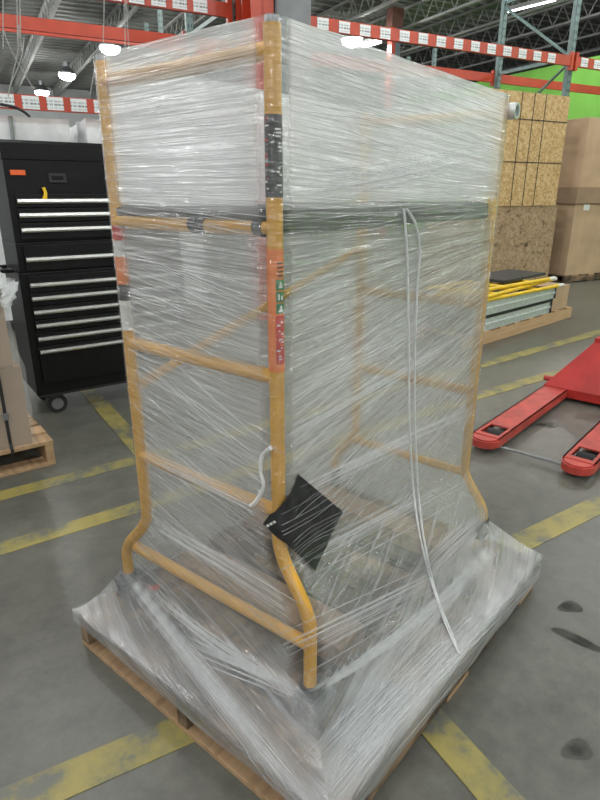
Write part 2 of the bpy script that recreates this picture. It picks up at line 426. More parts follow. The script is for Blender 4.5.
for ds in range(-3, 4):
    for dy in range(-6, 3):
        s_, y_ = s0 + ds * 4.6, y0 - 2.2 + dy * 4.4
        if not (HS0 + 1 < s_ < HS1 - 1 and HY0 + 1 < y_ < HY1 - 1) or s_ > 6.8: continue
        p = Rk(s_, y_, 5.6)
        v = p - CAM; dz = v.dot(_F)
        if dz > 0:
            X = 300 + FPX * v.dot(_R) / dz; Y = 400 - FPX * v.dot(_U) / dz
            if -30 < X < 630 and Y > -30: continue      # the photo shows none here
        o_ = lamp(p, 'round white high bay lamp hanging under the grey ceiling deck')
        o_.name = 'high_bay_lamp_offscreen'
        for ch in o_.children:
            if ch.type == 'LIGHT': ch.name = 'lamp_light_offscreen'
tube_m = emit_mat('lit_fluorescent_tube', (.95, 1, .98), 5.0)
def strip_light(pa, pb, z, wd, label, watts):
    a, b_ = at_z(*pa, z), at_z(*pb, z); d = b_ - a
    r = empty('strip_light', (a + b_) / 2, math.atan2(d.y, d.x)); Ln = d.length / 2
    MB().prism([(-wd, .02), (wd, .02), (wd * .6, .12), (-wd * .6, .12)], -Ln, Ln, 'x').build('housing', joistm, r)
    for k in (-.5, .5): tube('fluorescent_tube', [(-Ln * .97, wd * k, .0), (Ln * .97, wd * k, .0)], wd * .36, tube_m, r, 8)
    for k in (-.7, .7): tube('hanger', [(Ln * k, 0, .1), (Ln * k, 0, HZ - z)], .006, steel, r, 5)
    ld = bpy.data.lights.new('tube_glow', 'AREA'); ld.shape = 'RECTANGLE'; ld.size = Ln * 2; ld.size_y = wd * 2; ld.energy = watts; ld.color = LAMP_COL
    lo = bpy.data.objects.new('tube_glow', ld); col.objects.link(lo); lo.parent = r; lo.location = (0, 0, -.09)
    return tag(r, label, 'light fixture')
strip_light((361, 46), (379, 41), 5.6, .15, 'broad lit strip light seen just under the placard beam', 80)
strip_light((504, 13), (556, 0), 5.9, .045, 'thin lit strip light high above the green rack upright', 60)
lamp(at_z(352, 40, 5.6), 'round white high bay lamp beside the broad strip light').pop('group', None)

# ================================================================== pallet racking
def upright_post(name, par, s, y, ztop, mat, wd=.085, dp=.07):
    m = MB()
    m.box((s - wd / 2, y, 0), (s + wd / 2, y + .006, ztop)); m.box((s - wd / 2, y, 0), (s - wd / 2 + .006, y + dp, ztop)); m.box((s + wd / 2 - .006, y, 0), (s + wd / 2, y + dp, ztop))
    m.box((s - wd / 2 - .03, y - .02, 0), (s + wd / 2 + .03, y + dp + .02, .012))
    o = m.build(name, mat, par)
    h = MB()
    k = 0.12
    while k < ztop - .05:
        for dx in (-.02, .02): h.box((s + dx - .007, y - .003, k), (s + dx + .007, y + .001, k + .034))
        k += .076 * 1.4
    h.build('post_slots', darkdeck, o)['kind'] = 'stuff'
    return o
def frame(par, s, depth, ztop, y=0.0, mat=None):
    mat = mat or greenpost
    upright_post('upright', par, s, y, ztop, mat); upright_post('upright', par, s, y + depth - .07, ztop, mat)
    zz = .2; flip = False
    while zz < ztop - .9:
        box('frame_brace', (s - .02, y + .06, zz), (s + .02, y + depth - .06, zz + .045), mat, par)
        a, b_ = (y + .06, y + depth - .06) if flip else (y + depth - .06, y + .06)
        tube('frame_brace', [(s, a, zz + .05), (s, b_, zz + .95)], .022, mat, par, 6)
        zz += 1.0; flip = not flip
    box('frame_brace', (s - .02, y + .06, zz), (s + .02, y + depth - .06, zz + .045), mat, par)
lab_proto = None
def beam(par, sa, sb, y, z, h=.13, labels=True, pitch=.28, front=True):
    global lab_proto
    m = MB().prism([(y, z - h / 2), (y, z + h / 2), (y + .05, z + h / 2), (y + .05, z + h / 2 - .03), (y + .045, z + h / 2 - .03), (y + .045, z - h / 2)], sa, sb, 'x')
    o = m.build('beam', orange, par)
    for s in (sa, sb):
        box('end_plate', (s - .025, y - .006, z - h / 2 - .05), (s + .025, y + .05, z + h / 2 + .05), orange, o)
    if labels:
        n = int((sb - sa - .15) / pitch)
        for k in range(n):
            s = sa + .16 + k * pitch
            if lab_proto is None:
                lab_proto = box('placard', (-.074, -.004, -.056), (.074, 0, .056), placard, o); l = lab_proto
            else: l = share(lab_proto, (0, 0, 0), o)
            l.location = (s, y - .001, z + random.uniform(-.004, .004))
    return o
rack = empty('pallet_rack', RBASE, yaw(RY))
tag(rack, 'tall pallet rack with grey green uprights and orange beams carrying rows of white placards', 'rack')
DEP = 1.46
frame(rack, -.2, DEP, 4.6)
frame(rack, -5.45, DEP, 3.6)
frame(rack, -9.9, DEP, 3.6)
frame(rack, 4.6, DEP, 4.6)
for (a, b_) in ((-9.85, -5.5), (-5.4, -.25), (-.15, 4.55)):
    beam(rack, a, b_, -.05, 3.165, labels=True, pitch=.215 if a < -9 else .285); beam(rack, a, b_, DEP, 3.165, labels=False)
beam(rack, -9.85, -5.5, -.05, 2.18, h=.13, pitch=.215)
# rack further back
rack2 = empty('pallet_rack', Rk(-1.6, 6.2), yaw(RY))
tag(rack2, 'far pallet rack with green uprights standing behind the placard rack', 'rack')
for s in (-6.0, -2.8, .6, 4.0): frame(rack2, s, 1.1, 4.7)
for (a, b_) in ((-5.95, -2.85), (-2.75, .55), (.65, 3.95)):
    beam(rack2, a, b_, -.05, 4.1, labels=False)
# red brown post of the far row (single steel column with bolted plate)
cpt = at_plane(394, 40, Rk(0, 9.5), ry)
CZ = at_plane(394, 8, Rk(0, 9.5), ry).z
cl = empty('steel_column', (cpt.x, cpt.y, 0), yaw(RY)); tag(cl, 'narrow steel column, orange on one side, rising behind the placard beam', 'column')
box('column_shaft', (-.02, -.11, 0), (.16, .11, CZ - .1), M('blue_grey_column', (.1, .13, .15), .5), cl, .006)
box('orange_face', (-.15, -.11, 0), (-.02, .11, CZ - .5), orange, cl, .006)
box('column_head', (-.2, -.15, CZ - .5), (.2, .15, CZ), M('brown_column_head', (.12, .05, .035), .6), cl, .01)

# building column and orange guard in front of the rack
gp = Rk(-5.02, -.42)
gc = empty('building_column', gp, yaw(RY)); tag(gc, 'square grey building column standing behind the wrapped load', 'column')
box('column_shaft', (-.19, -.17, 0), (.19, .17, HZ), grey_conc, gc, .02)
box('base_plate', (-.195, -.24, 0), (.26, .24, .03), steel, gc, .004)
gp2 = Rk(-5.352, -.42)
g2 = empty('orange_post', gp2, yaw(RY)); tag(g2, 'broad orange steel post beside the grey building column', 'post')
m = MB(); m.box((-.12, -.12, 0), (.12, -.105, 4.2)); m.box((-.12, .105, 0), (.12, .12, 4.2)); m.box((-.008, -.12, 0), (.008, .12, 4.2)); m.build('post_shaft', orange, g2)
box('base_plate', (-.15, -.16, 0), (.12, .16, .02), orange, g2, .004)

# hanging cords
def cord(name, pix, off, r, mat, label, group=None):
    P = Rk(0, off)
    pts = [at_plane(x, y, P, ry) for x, y in pix]
    sm = []
    for i in range(len(pts) - 1):
        p0 = pts[max(i - 1, 0)]; p1 = pts[i]; p2 = pts[i + 1]; p3 = pts[min(i + 2, len(pts) - 1)]
        for t in [k / 6 for k in range(6)]:
            sm.append(.5 * ((2 * p1) + (p2 - p0) * t + (2 * p0 - 5 * p1 + 4 * p2 - p3) * t * t + (3 * p1 - p0 - 3 * p2 + p3) * t ** 3))
    sm.append(pts[-1])
    o = tube(name, sm, r, mat, None, 6); tag(o, label, 'cord', group); return o
wc = M('pale_cord', (.34, .34, .32), .6)
def topz(x, z=HZ - .005, off=-.5):      # pixel row where a cord over column x reaches the ceiling
    lo, hi = -900., 60.
    for _ in range(40):
        mid = (lo + hi) / 2
        if at_plane(x, mid, Rk(0, off), ry).z > z: lo = mid
        else: hi = mid
    return lo
cord('hanging_cord', [(2, topz(2)), (3, 5), (4, 30), (12, 52), (33, 88)], -.56, .0045, wc, 'pale cord slanting down to the right in front of the orange rear beam')
cord('hanging_cord', [(15, topz(15)), (17, 0), (19, 25), (18, 50), (12, 78), (8, 96)], -.5, .0045, wc, 'pale looped cord hanging in two strands, the straighter strand')
cord('hanging_cord', [(18, topz(18)), (20, 5), (24, 38), (20, 62), (11, 84), (8.5, 97)], -.52, .0045, wc, 'pale looped cord hanging in two strands, the bulging strand')
cord('hanging_cord', [(106, topz(106)), (104, 14), (98, 50), (90, 95)], -.5, .004, wc, 'thin pale cord hanging straight down to the lower placard beam')
cord('hanging_cord', [(122, topz(122)), (125, 8), (125, 50)], -.5, .004, wc, 'thin pale cord hanging down behind the top corner of the wrapped load')
cord('hanging_cord', [(124, topz(124)), (127, 15), (139, 48)], -.48, .0035, wc, 'thin pale cord slanting away beside the straight hanging cord')

# wrapped goods in the left bay, under the lower placard beam
def wrapped_goods(s, wd, dp, h, label, mat):
    r = empty('wrapped_goods', Rk(s, .12), yaw(RY)); tag(r, label, 'goods')
    pal = [box('pallet_runner', (x - .04, 0, 0), (x + .04, dp, .12), pwood, r) for x in (.06, wd / 2, wd - .06)]
    m = MB(); nx, nz = 9, 10
    bm = bmesh.new(); bmesh.ops.create_cube(bm, size=1)
    bmesh.ops.subdivide_edges(bm, edges=bm.edges[:], cuts=6, use_grid_fill=True)
    for v in bm.verts:
        v.co = Vector(((v.co.x + .5) * wd, (v.co.y + .5) * dp, .12 + (v.co.z + .5) * (h - .12)))
        v.co += Vector((random.uniform(-1, 1), random.uniform(-1, 1), random.uniform(-1, .2))) * .018
    me = bpy.data.meshes.new('cover'); bm.to_mesh(me); bm.free(); me.materials.append(mat)
    o = bpy.data.objects.new('cover', me); col.objects.link(o); o.parent = r
    return r
wrapped_goods(-9.6, 1.1, 1.0, 2.09, 'pale wrapped goods on pallet behind the black tool chest, beside rack end', clothw)
wrapped_goods(-8.35, 1.15, 1.0, 2.08, 'pale wrapped goods on pallet behind the black tool chest', clothw)
wrapped_goods(-7.05, 1.2, 1.0, 2.09, 'pale wrapped goods on pallet standing behind the wrapped load', clothw)
cord('black_rod', [(0, 104), (14, 107), (24, 112), (30, 117)], -.06, .012, blackrub, 'thin black bent hose under the lower placard beam')
cord('grey_pipe', [(10, 116), (13, 140), (17, 180), (24, 260), (31, 334)], .08, .02, steel, 'thin grey pipe leaning against the pale wrapped goods')

# ================================================================== tool chest
CY = 55.0; cx, cy = axes(CY)
c0 = at_z(62, 413) - cx * .135 - cy * .03
tc_ = empty('tool_chest', c0, yaw(CY)); tag(tc_, 'tall black rolling tool chest with long silver drawer handles', 'tool chest')
W_, DP = 1.06, .48
box('cabinet_body', (0, .012, .15), (W_, DP, .925), black, tc_, .006)
box('middle_chest', (.01, .014, .925), (W_ - .01, DP - .02, 1.10), black, tc_, .006)
box('top_chest', (.01, .014, 1.10), (W_ - .01, DP - .02, 1.56), black, tc_, .006)
lid = MB().prism([(.008, 1.56), (.008, 1.645), (.03, 1.662), (DP - .02, 1.662), (DP - .02, 1.56)], .005, W_ - .005, 'x').build('lid', black, tc_)
hz = [1.333, 1.255, 1.172, 1.003, .852, .770, .686, .602, .520, .437]
dz = [(1.298, 1.372), (1.216, 1.292), (1.115, 1.210), (.935, 1.085), (.806, .905), (.724, .80), (.640, .718), (.557, .634), (.474, .551), (.22, .468)]
for z, (a, b_) in zip(hz, dz):
    d = box('drawer', (.045, -.004, a), (W_ - .045, .02, b_), black, tc_, .004)
    m = MB().prism([(-.004, z - .013), (-.02, z - .013), (-.026, z - .004), (-.024, z + .011), (-.004, z + .013)], .05, W_ - .05, 'x')
    m.build('handle', alu, d)
box('lock_recess', (.245, .006, 1.435), (.345, .018, 1.487), steel and M('dark_grey_plastic', (.02, .02, .022), .5), tc_, .004)
box('latch', (.262, .002, 1.452), (.328, .012, 1.474), black, tc_, .003)
box('brand_plate', (.04, .006, 1.474), (.122, .013, 1.502), orange_tag, tc_, .003)
m = MB().prism([(.20 - .045 + .035 * math.cos(t), 1.375 + .03 * math.sin(t)) for t in []] or [(.19, 1.345), (.215, 1.345), (.22, 1.38), (.212, 1.41), (.196, 1.408), (.204, 1.38)], -.017, -.003, 'y')
yt = m.build('yellow_tag', yellow2); yt.location = c0; yt.rotation_euler.z = yaw(CY); tag(yt, 'small yellow tag hooked over the top drawer of the tool chest', 'tag')
mh = MB(); mh.tube([(-.0, .15, .93), (-.06, .15, .93), (-.06, .38, .93), (0, .38, .93)], .014, 8).build('side_handle', black, tc_, smooth=True)
box('bottom_rail', (.02, .02, .13), (W_ - .02, DP - .02, .155), M('dark_grey_plastic', (.02, .02, .022), .5), tc_, .004)
for i, (x, y) in enumerate(((.10, .09), (W_ - .10, .09), (.10, DP - .09), (W_ - .10, DP - .09))):
    k = MB(); k.box((x - .045, y - .045, .115), (x + .045, y + .045, .132)); k.box((x - .03, y - .034, .05), (x + .04, y - .028, .118)); k.box((x - .03, y + .028, .05), (x + .04, y + .034, .118))
    kk = k.build('caster', M('dark_caster_steel', (.06, .065, .07), .45, .4), tc_)
    MB().tube([(x + .02, y - .042, .064), (x + .02, y + .024, .064)], .064, 22).build('wheel', blackrub, kk, smooth=True)
    MB().tube([(x + .02, y - .046, .064), (x + .02, y + .028, .064)], .038, 16).build('wheel_hub', M('wheel_hub_grey', (.16, .16, .16), .5), kk, smooth=True)

# ================================================================== pallet builder
def pallet(name, org, rz, Lx, Wy, label, mats, h=.14, ndeck=7, bottom=None):
    r = empty(name, org, rz); tag(r, label, 'pallet')
    sw = .04
    for y in (0, Wy / 2 - sw / 2, Wy - sw): box('stringer', (0, y, .018), (Lx, y + sw, h - .02), mats[0], r, .002)
    bw = Lx / ndeck * .78
    for k in range(ndeck):
        x = k * (Lx - bw) / (ndeck - 1)
        box('deck_board', (x, random.uniform(-.006, .004), h - .02), (x + bw, Wy + random.uniform(-.004, .006), h), mats[k % len(mats)], r, .002)
    for k in range(3):
        x = k * (Lx - bw) / 2
        box('bottom_board', (x, 0, 0), (x + bw, Wy, .018), bottom or mats[0], r, .002)
    return r

# left pallet with cartons
LY = 53.0; lx, ly = axes(LY)
lc = at_z(56, 464)
lorg = lc - lx * 1.2
lp = pallet('pallet', lorg + lx * 1.2, yaw(LY) + R(90), 1.0, 1.2, 'wooden pallet with tan cartons beside the tool chest', [pwood, nwood], .14)
def carton_obj(name, org, rz, sx, sy, sz, mat, label, tape=True, group=None, parts=True):
    r = empty(name, org, rz); tag(r, label, 'box', group)
    box('carton_body', (0, 0, 0), (sx, sy, sz), mat, r, .006)
    if tape: box('packing_tape', (sx / 2 - .03, -.002, -.001 + sz * .75), (sx / 2 + .03, .002, sz + .001), M('tan_tape', (.48, .36, .2), .35), r); box('packing_tape', (sx / 2 - .03, -.002, sz - .001), (sx / 2 + .03, sy + .002, sz + .0015), M('tan_tape', (.48, .36, .2), .35), r)
    return r
o1 = lorg + lx * .02 + ly * .03 + Vector((0, 0, .14))
carton_obj('carton', o1 + lx * .62, yaw(LY), .47, .50, .42, carton2, 'tan carton at the bottom of the strapped stack beside the tool chest', False)
carton_obj('carton', o1 + lx * .62 + Vector((0, 0, .42)), yaw(LY), .44, .50, .40, carton2, 'tan carton on top of the strapped stack beside the tool chest', False)
carton_obj('carton', o1 + lx * .1, yaw(LY), .5, .50, .60, carton2, 'wider tan carton behind the strapped carton stack', False)
fw = empty('film_wrapping', lorg + Vector((0, 0, .14)), yaw(LY)); tag(fw, 'clear film wrapped around the tan carton stack', 'film')
m = MB(); prof = [(.10, .018), (1.122, .018), (1.122, .545), (.10, .545)]
nz = 14
vs_ = []; fs = []
per = []
for k in range(4):
    a, b_ = prof[k], prof[(k + 1) % 4]
    for t in range(10): per.append((a[0] + (b_[0] - a[0]) * t / 10, a[1] + (b_[1] - a[1]) * t / 10))
n = len(per)
for j in range(nz + 1):
    for (x, y) in per:
        zz = j / nz * .815; top_ = max(0, min(1, (zz - .43) / .08))
        x_ = x - (.028 * top_ if x > .6 else 0)                  # the upper carton is narrower
        ox = 1 if x > 1.1 else (-1 if x < .12 else 0); oy = -1 if y < .03 else (1 if y > .53 else 0)
        vs_.append((x_ + ox * random.uniform(0, .008), y + oy * random.uniform(0, .008), zz))
for j in range(nz):
    for k in range(n): fs.append((j * n + k, j * n + (k + 1) % n, (j + 1) * n + (k + 1) % n, (j + 1) * n + k))
m.add(vs_, fs).build('film_sheet', thinfilm, fw, smooth=True)
def scrunch(name, c, r, mat, parent, n=70):
    m = MB()
    for k in range(n):
        d = Vector((random.gauss(0, 1), random.gauss(0, 1), random.gauss(0, 1))).normalized()
        e = d.orthogonal().normalized(); q = random.uniform(.3, 1) * r
        p = Vector(c) + d * q * .5
        m.add([p - e * q * .5, p + e * q * .5, p + d * q * .7 + e * q * .3, p + d * q * .5 - e * q * .4], [(0, 1, 2, 3)])
    return m.build(name, mat, parent)
scrunch('film_bunch', (1.075, -.01, .80), .08, crease, fw)
st = empty('black_strap', lorg, yaw(LY)); tag(st, 'black plastic strap tied round the tan cartons and pallet', 'strap')
m = MB(); sx = 1.0
loop = [(sx, -.0135, .117), (sx, -.0135, .142), (sx, .0065, .17), (sx, .0065, .962), (sx, .03, .9635), (sx, .53, .9635), (sx, .558, .955), (sx, .572, .16), (sx, .572, .117)]
for a, b_ in zip(loop, loop[1:] + loop[:1]):
    m.add([(a[0] - .008, a[1], a[2]), (a[0] + .008, a[1], a[2]), (b_[0] + .008, b_[1], b_[2]), (b_[0] - .008, b_[1], b_[2])], [(0, 1, 2, 3)])
m.build('strap_loop', blackrub, st)
box('strap_buckle', (sx - .014, -.002, .3), (sx + .014, .0075, .335), steel, st, .002)

# ================================================================== right: OSB crates, cartons, stack of rails
def osb_crate(name, s0_, s1_, y0_, y1_, z0, z1, mat, label, straps=None):
    r = empty(name, Rk(s0_, y0_, z0), yaw(RY)); tag(r, label, 'crate')
    sx, sy, sz = s1_ - s0_, y1_ - y0_, z1 - z0
    box('front_panel', (0, 0, 0), (sx, .018, sz), mat, r)
    box('rear_panel', (0, sy - .018, 0), (sx, sy, sz), mat, r)
    box('side_panel', (0, .018, 0), (.018, sy - .018, sz), mat, r); box('side_panel', (sx - .018, .018, 0), (sx, sy - .018, sz), mat, r)
    box('top_panel', (.018, .018, sz - .018), (sx - .018, sy - .018, sz), mat, r)
    for x in (.018, sx / 2, sx - .068): box('floor_runner', (x, .02, 0), (x + .05, sy - .02, .05), pwood, r)
    if straps:
        for x in straps[0]: box('strap', (x - .006, -.003, 0), (x + .006, 0, sz), blackrub, r)
        for z in straps[1]: box('strap', (0, -.0045, z - .006), (sx, -.003, z + .006), blackrub, r)
    return r
osb_crate('osb_crate', -1.95, -.276, -.17, .9, .0, 1.20, osb_b, 'weathered dark spotted wood panel crate under the golden crate')
def s_at(x, y, off): return (at_plane(x, y, Rk(0, off), ry) - RBASE).dot(rx)
osb_crate('osb_crate', -2.0, s_at(570.5, 97, -.19), -.19, -.06, 1.20, 2.68, osb_a, 'golden strand board crate marked with a dark grid, stacked on the spotted crate',
          ([s_at(x, 97, -.19) + 2.0 for x in (522.5, 535, 546.6)], [at_plane(545, y, Rk(0, -.19), ry).z - 1.2 for y in (121, 163)]))
rb0 = .06
pallet('pallet', Rk(rb0, -.22), yaw(RY), 1.3, 1.1, 'low dark pallet under the tall cartons by the rack upright', [dwood, pwood], .12)
b1 = carton_obj('carton', Rk(rb0 + .02, -.2, .12), yaw(RY), 1.5, 1.0, 1.10, carton, 'big tan carton with a white slip, bottom of the stack by the rack upright', False)
box('white_slip', (.20, -.004, 1.0), (.34, 0, 1.09), sign_white, b1)
carton_obj('carton', Rk(rb0 - .02, -.24, 1.22), yaw(RY), 1.5, 1.05, .24, carton2, 'flat tan carton between the two big cartons', False)
b3 = carton_obj('carton', Rk(rb0 + .05, -.2, 1.46), yaw(RY), 1.45, 1.0, .98, carton, 'big tan carton on top of the stack by the rack upright', False)
pallet('pallet', Rk(rb0 + 1.72, -.1), yaw(RY), 1.2, 1.0, 'wooden pallet farther along the rack beside the tall cartons', [pwood], .12)

a = at_z(480, 346); b_ = at_z(572, 317); d = (b_ - a).normalized(); PYAW = math.degrees(math.atan2(d.x, d.y))
px_, py_ = axes(PYAW)
def Pp(x, y, z=0.0): return a + px_ * x + py_ * y + Vector((0, 0, z))
rp = empty('long_skid', Pp(0, 0), yaw(PYAW)); tag(rp, 'long pale wooden skid carrying silver beams and yellow frames', 'skid')
for y in (0, .5): box('side_rail', (-.25, y, 0), (2.0, y + .045, .115), nwood, rp, .003)
for k in range(8): box('cross_board', (-.25 + k * .30, 0, .115), (-.25 + k * .30 + .11, .55, .13), nwood, rp, .002)
def rail_beam(x0, x1, y, z, h, label):
    r = empty('silver_rail', Pp(x0, y, z), yaw(PYAW)); tag(r, label, 'rail'); L_ = x1 - x0
    m = MB(); m.prism([(0, 0), (.05, 0), (.05, .012), (.01, .012), (.01, h * .38), (-.012, h * .44), (-.012, h * .56), (.01, h * .62), (.01, h - .012), (.05, h - .012), (.05, h), (0, h)], 0, L_, 'x').build('profile', galv, r)
    box('end_cap', (L_, -.014, 0), (L_ + .012, .052, h), blackrub, r); box('end_cap', (-.012, -.014, 0), (0, .052, h), blackrub, r)
    return r
rail_beam(-.2, 1.42, .01, .13, .125, 'lower silver metal beam lying on the long skid')
rail_beam(-.2, 1.47, .005, .285, .125, 'upper silver metal beam stacked on a dark spacer over the lower beam')
tag(box('dark_spacer', (-.2, .0, .255), (1.45, .5, .285), blackrub, loc=Pp(0, 0), rz=yaw(PYAW)), 'long dark spacer strip between the two silver beams', 'spacer')
rail_beam(-.2, 1.42, .42, .13, .125, 'silver metal beam at the far side of the skid, lower layer')
rail_beam(-.2, 1.47, .42, .285, .125, 'silver metal beam at the far side of the skid, upper layer')
carton_obj('carton', Pp(1.5, .02, .13), yaw(PYAW), .38, .46, .145, carton, 'short tan carton at the end of the silver beams, lower one', False)
carton_obj('carton', Pp(1.5, .02, .275), yaw(PYAW), .38, .46, .12, carton, 'short tan carton at the end of the silver beams, upper one', False)
def flat_frame(x, y, z, Lx, Wy, an, label, rungs=3, mat=yellow2):
    r = empty('yellow_guardrail', Pp(x, y, z), yaw(PYAW) + R(an)); tag(r, label, 'guardrail'); q = .019
    for yy in (0, Wy): tube('rail', [(0, yy, q), (Lx, yy, q)], q, mat, r, 10)
    for k in range(rungs): tube('rung', [(Lx * (k + .25) / rungs, 0, q), (Lx * (k + .25) / rungs, Wy, q)], q * .85, mat, r, 8)
    for yy in (0, Wy): tube('white_end', [(Lx * .985, yy, q), (Lx + .09, yy, q)], q * 1.06, sign_white, r, 10)
    return r
flat_frame(-.3, .02, .412, 1.75, .46, -2, 'yellow tube frame lying lowest on the silver beams')
flat_frame(-.15, -.02, .45, 1.75, .42, 4, 'yellow tube frame lying across the lowest frame')
flat_frame(-.2, .1, .488, 1.55, .42, -3, 'yellow tube frame lying uppermost on the skid stack')
tag(box('platform_board', (.55, .12, .0), (1.45, .56, .03), darkdeck, None, .004, loc=Pp(0, 0, .5255), rz=yaw(PYAW)), 'dark flat panel lying on top of the yellow frames', 'panel')

# roll end poking out of the film near the top
# ================================================================== pallet jack
JY = 41.0; jx, jy = axes(JY)
J0 = Vector((1.19, 2.83, 0))
jk = empty('pallet_jack', J0, yaw(JY)); tag(jk, 'red pallet jack with two long worn forks lowered to the floor', 'pallet jack')
def fork(yc):
    m = MB(); hw = .08; zt = .085; t = .008
    # nose: rounded and dropping
    nose = [(-.0 + .08 * (1 - math.cos(th)) - .0, hw * math.sin(th)) for th in [R(a_) for a_ in range(-90, 91, 15)]]
    poly = [(.08 - .08 * math.cos(R(a_)), yc + hw * math.sin(R(a_))) for a_ in range(-90, 91, 15)]
    m.prism(poly, .035, zt - .012)
    m.prism([(.012 + .068 * (1 - math.cos(R(a_))), yc + .07 * math.sin(R(a_))) for a_ in range(-90, 91, 15)], zt - .012, zt - .004)
    x0, x1, hx0, hx1 = .08, 1.22, .12, .27
    m.box((x0, yc - hw, zt - t), (hx0, yc + hw, zt)); m.box((hx1, yc - hw, zt - t), (x1, yc + hw, zt))
    m.box((hx0, yc - hw, zt - t), (hx1, yc - .055, zt)); m.box((hx0, yc + .055, zt - t), (hx1, yc + hw, zt))
    m.box((x0, yc - hw, .03), (x1, yc - hw + t, zt)); m.box((x0, yc + hw - t, .03), (x1, yc + hw, zt))
    f = m.build('fork', redwear, jk)
    MB().tube([(.215, yc - .045, .04), (.215, yc + .045, .04)], .038, 18).build('roller', blackrub, f, smooth=True)
    box('roller_bracket', (.125, yc - .05, .045), (.17, yc + .05, .062), steel, f, .003)
    tube('axle', [(.215, yc - .085, .04), (.215, yc + .085, .04)], .009, steel, f, 8)
    return f
fork(.25); fork(-.25)
tube('cross_rod', [(.10, -.2, .03), (.10, .2, .03)], .008, steel, jk, 8)
# heel: sloping red shroud between the forks, rising to the pump
m = MB()
lo_, hi_ = [(1.22, .335), (1.22, -.335), (1.6, -.335), (1.6, .335)], [(1.46, .11), (1.46, -.11), (1.62, -.11), (1.62, .11)]
m.add([(x, y, .03) for x, y in lo_] + [(x, y, .09) for x, y in lo_] + [(x, y, .39) for x, y in hi_] + [(x, y, .42) for x, y in hi_],
      [(0, 1, 2, 3), (12, 13, 14, 15)] + [(r_ * 4 + k, r_ * 4 + (k + 1) % 4, r_ * 4 + 4 + (k + 1) % 4, r_ * 4 + 4 + k) for r_ in range(3) for k in range(4)])
m.build('heel_shroud', red, jk)
tube('lug', [(1.36, .30, .10), (1.36, .38, .10)], .02, red, jk, 8)
tube('pump', [(1.74, 0, .12), (1.74, 0, .55)], .06, red, jk, 14)
box('pump_yoke', (1.6, -.09, .3), (1.82, .09, .52), red, jk, .01)
for s in (-1, 1): MB().tube([(1.74, s * .03, .09), (1.74, s * .10, .09)], .09, 20).build('steer_wheel', blackrub, jk, smooth=True)
tube('handle_shaft', [(1.8, 0, .5), (2.0, 0, .95), (2.06, 0, 1.1)], .018, red, jk)
tube('handle_loop', [(2.06, 0, 1.1), (2.08, -.13, 1.14), (2.13, -.13, 1.27), (2.15, 0, 1.3), (2.13, .13, 1.27), (2.08, .13, 1.14), (2.06, 0, 1.1)], .014, blackrub, jk)
# ================================================================== the wrapped load
YU, YP = math.degrees(.67), math.degrees(.7022)
ux, uy = axes(YU); UO = Vector((.0242, 1.1035, 0))
def S(a_, s_, z): return UO + ux * a_ + uy * s_ + Vector((0, 0, z))
PN = Vector((.0675, .8712, 0)); PL, PW = 1.235, 1.01
mp = pallet('pallet', PN, yaw(YP), PL, PW, 'wooden pallet with dirty boards under the film wrapped scaffold', [dwood], .125, 7, bottom=pwood)
ppx, ppy = axes(YP)
def U2(P): d_ = P - UO; return d_.dot(ux), d_.dot(uy)
PC = [U2(PN + ppx * i * PL + ppy * j * PW) for i, j in ((0, 0), (1, 0), (1, 1), (0, 1))]   # near, far right, far left, left

S1, S2, DD = .0923, .5885, 1.0857
sc = empty('scaffold', UO + Vector((0, 0, .14)), yaw(YU))
tag(sc, 'yellow tube scaffold frame standing wrapped in clear film on a pallet', 'scaffold')
def V(a_, s_, z): return Vector((a_, s_, z - .14))
PR = .0160
def post(a_, s_, out, zb, zf, z_end, z_top=1.652):
    p = [V(a_, s_, z_top), V(a_, s_, zb + .05)]
    n = 12
    for k in range(n + 1):
        t = k / n; e = 3 * t * t - 2 * t ** 3
        p.append(V(a_, s_ + (out - s_) * e, zb + (zf - zb) * t))
    p.append(V(a_, out, z_end))
    o = MB().tube(p, PR, 18).build('post', yellow, sc, smooth=True)
    MB().tube([V(a_, s_, z_top - .004), V(a_, s_, z_top + .012)], PR * .8, 14).build('end_plug', steel, o, smooth=True)
    return o
p_near = post(0, S1, 0.0, .63, .42, .255)
p_left = post(0, S2, .715, .52, .32, .255)
p_far = post(DD, S1, 0.0, .40, .22, .20)
p_fl = post(DD, S2, .69, .42, .24, .20)
RZ = [1.6126, 1.3155, 1.0165, .7002, .3752]
for a_, ends in ((0, (S1, S2, 0, .715)), (DD, (S1, S2, 0, .69))):
    for k, z in enumerate(RZ):
        if k < 4: s_a, s_b = ends[0], ends[1]
        else:
            if a_ == 0: s_a, s_b = .004, .66
            else: s_a, s_b = .087, S2 + .004
        tube('rung', [V(a_, s_a, z), V(a_, (s_a + s_b) / 2, z - .002), V(a_, s_b, z)], .0155, yellow, sc, 14)
for a_ in (0.0,):
    for s_ in (.115, .275, .30):
        MB().tube([V(a_, s_, RZ[1]), V(a_, s_ + .022, RZ[1])], .0185, 14).build('black_collar', blackrub, sc, smooth=True)
# platform deck with black side rails on the second rungs
dk = box('platform_deck', (.0, S1 + .03, 1.325 - .14), (DD, S2 - .03, 1.345 - .14), darkdeck, sc, .003)
for s_ in (S1 + .005, S2 - .035):
    box('deck_side_rail', (-.01, s_, 1.300 - .14), (DD + .01, s_ + .03, 1.346 - .14), blackrub, dk, .004)
for a_ in (-.012, DD - .02):
    box('deck_end_rail', (a_, S1 + .03, 1.328 - .14), (a_ + .03, S2 - .03, 1.35 - .14), blackrub, dk, .004)
tube('diagonal_brace', [V(.0, S2 + .02, .88), V(DD, S2 + .02, 1.17)], .013, yellow, sc, 10)
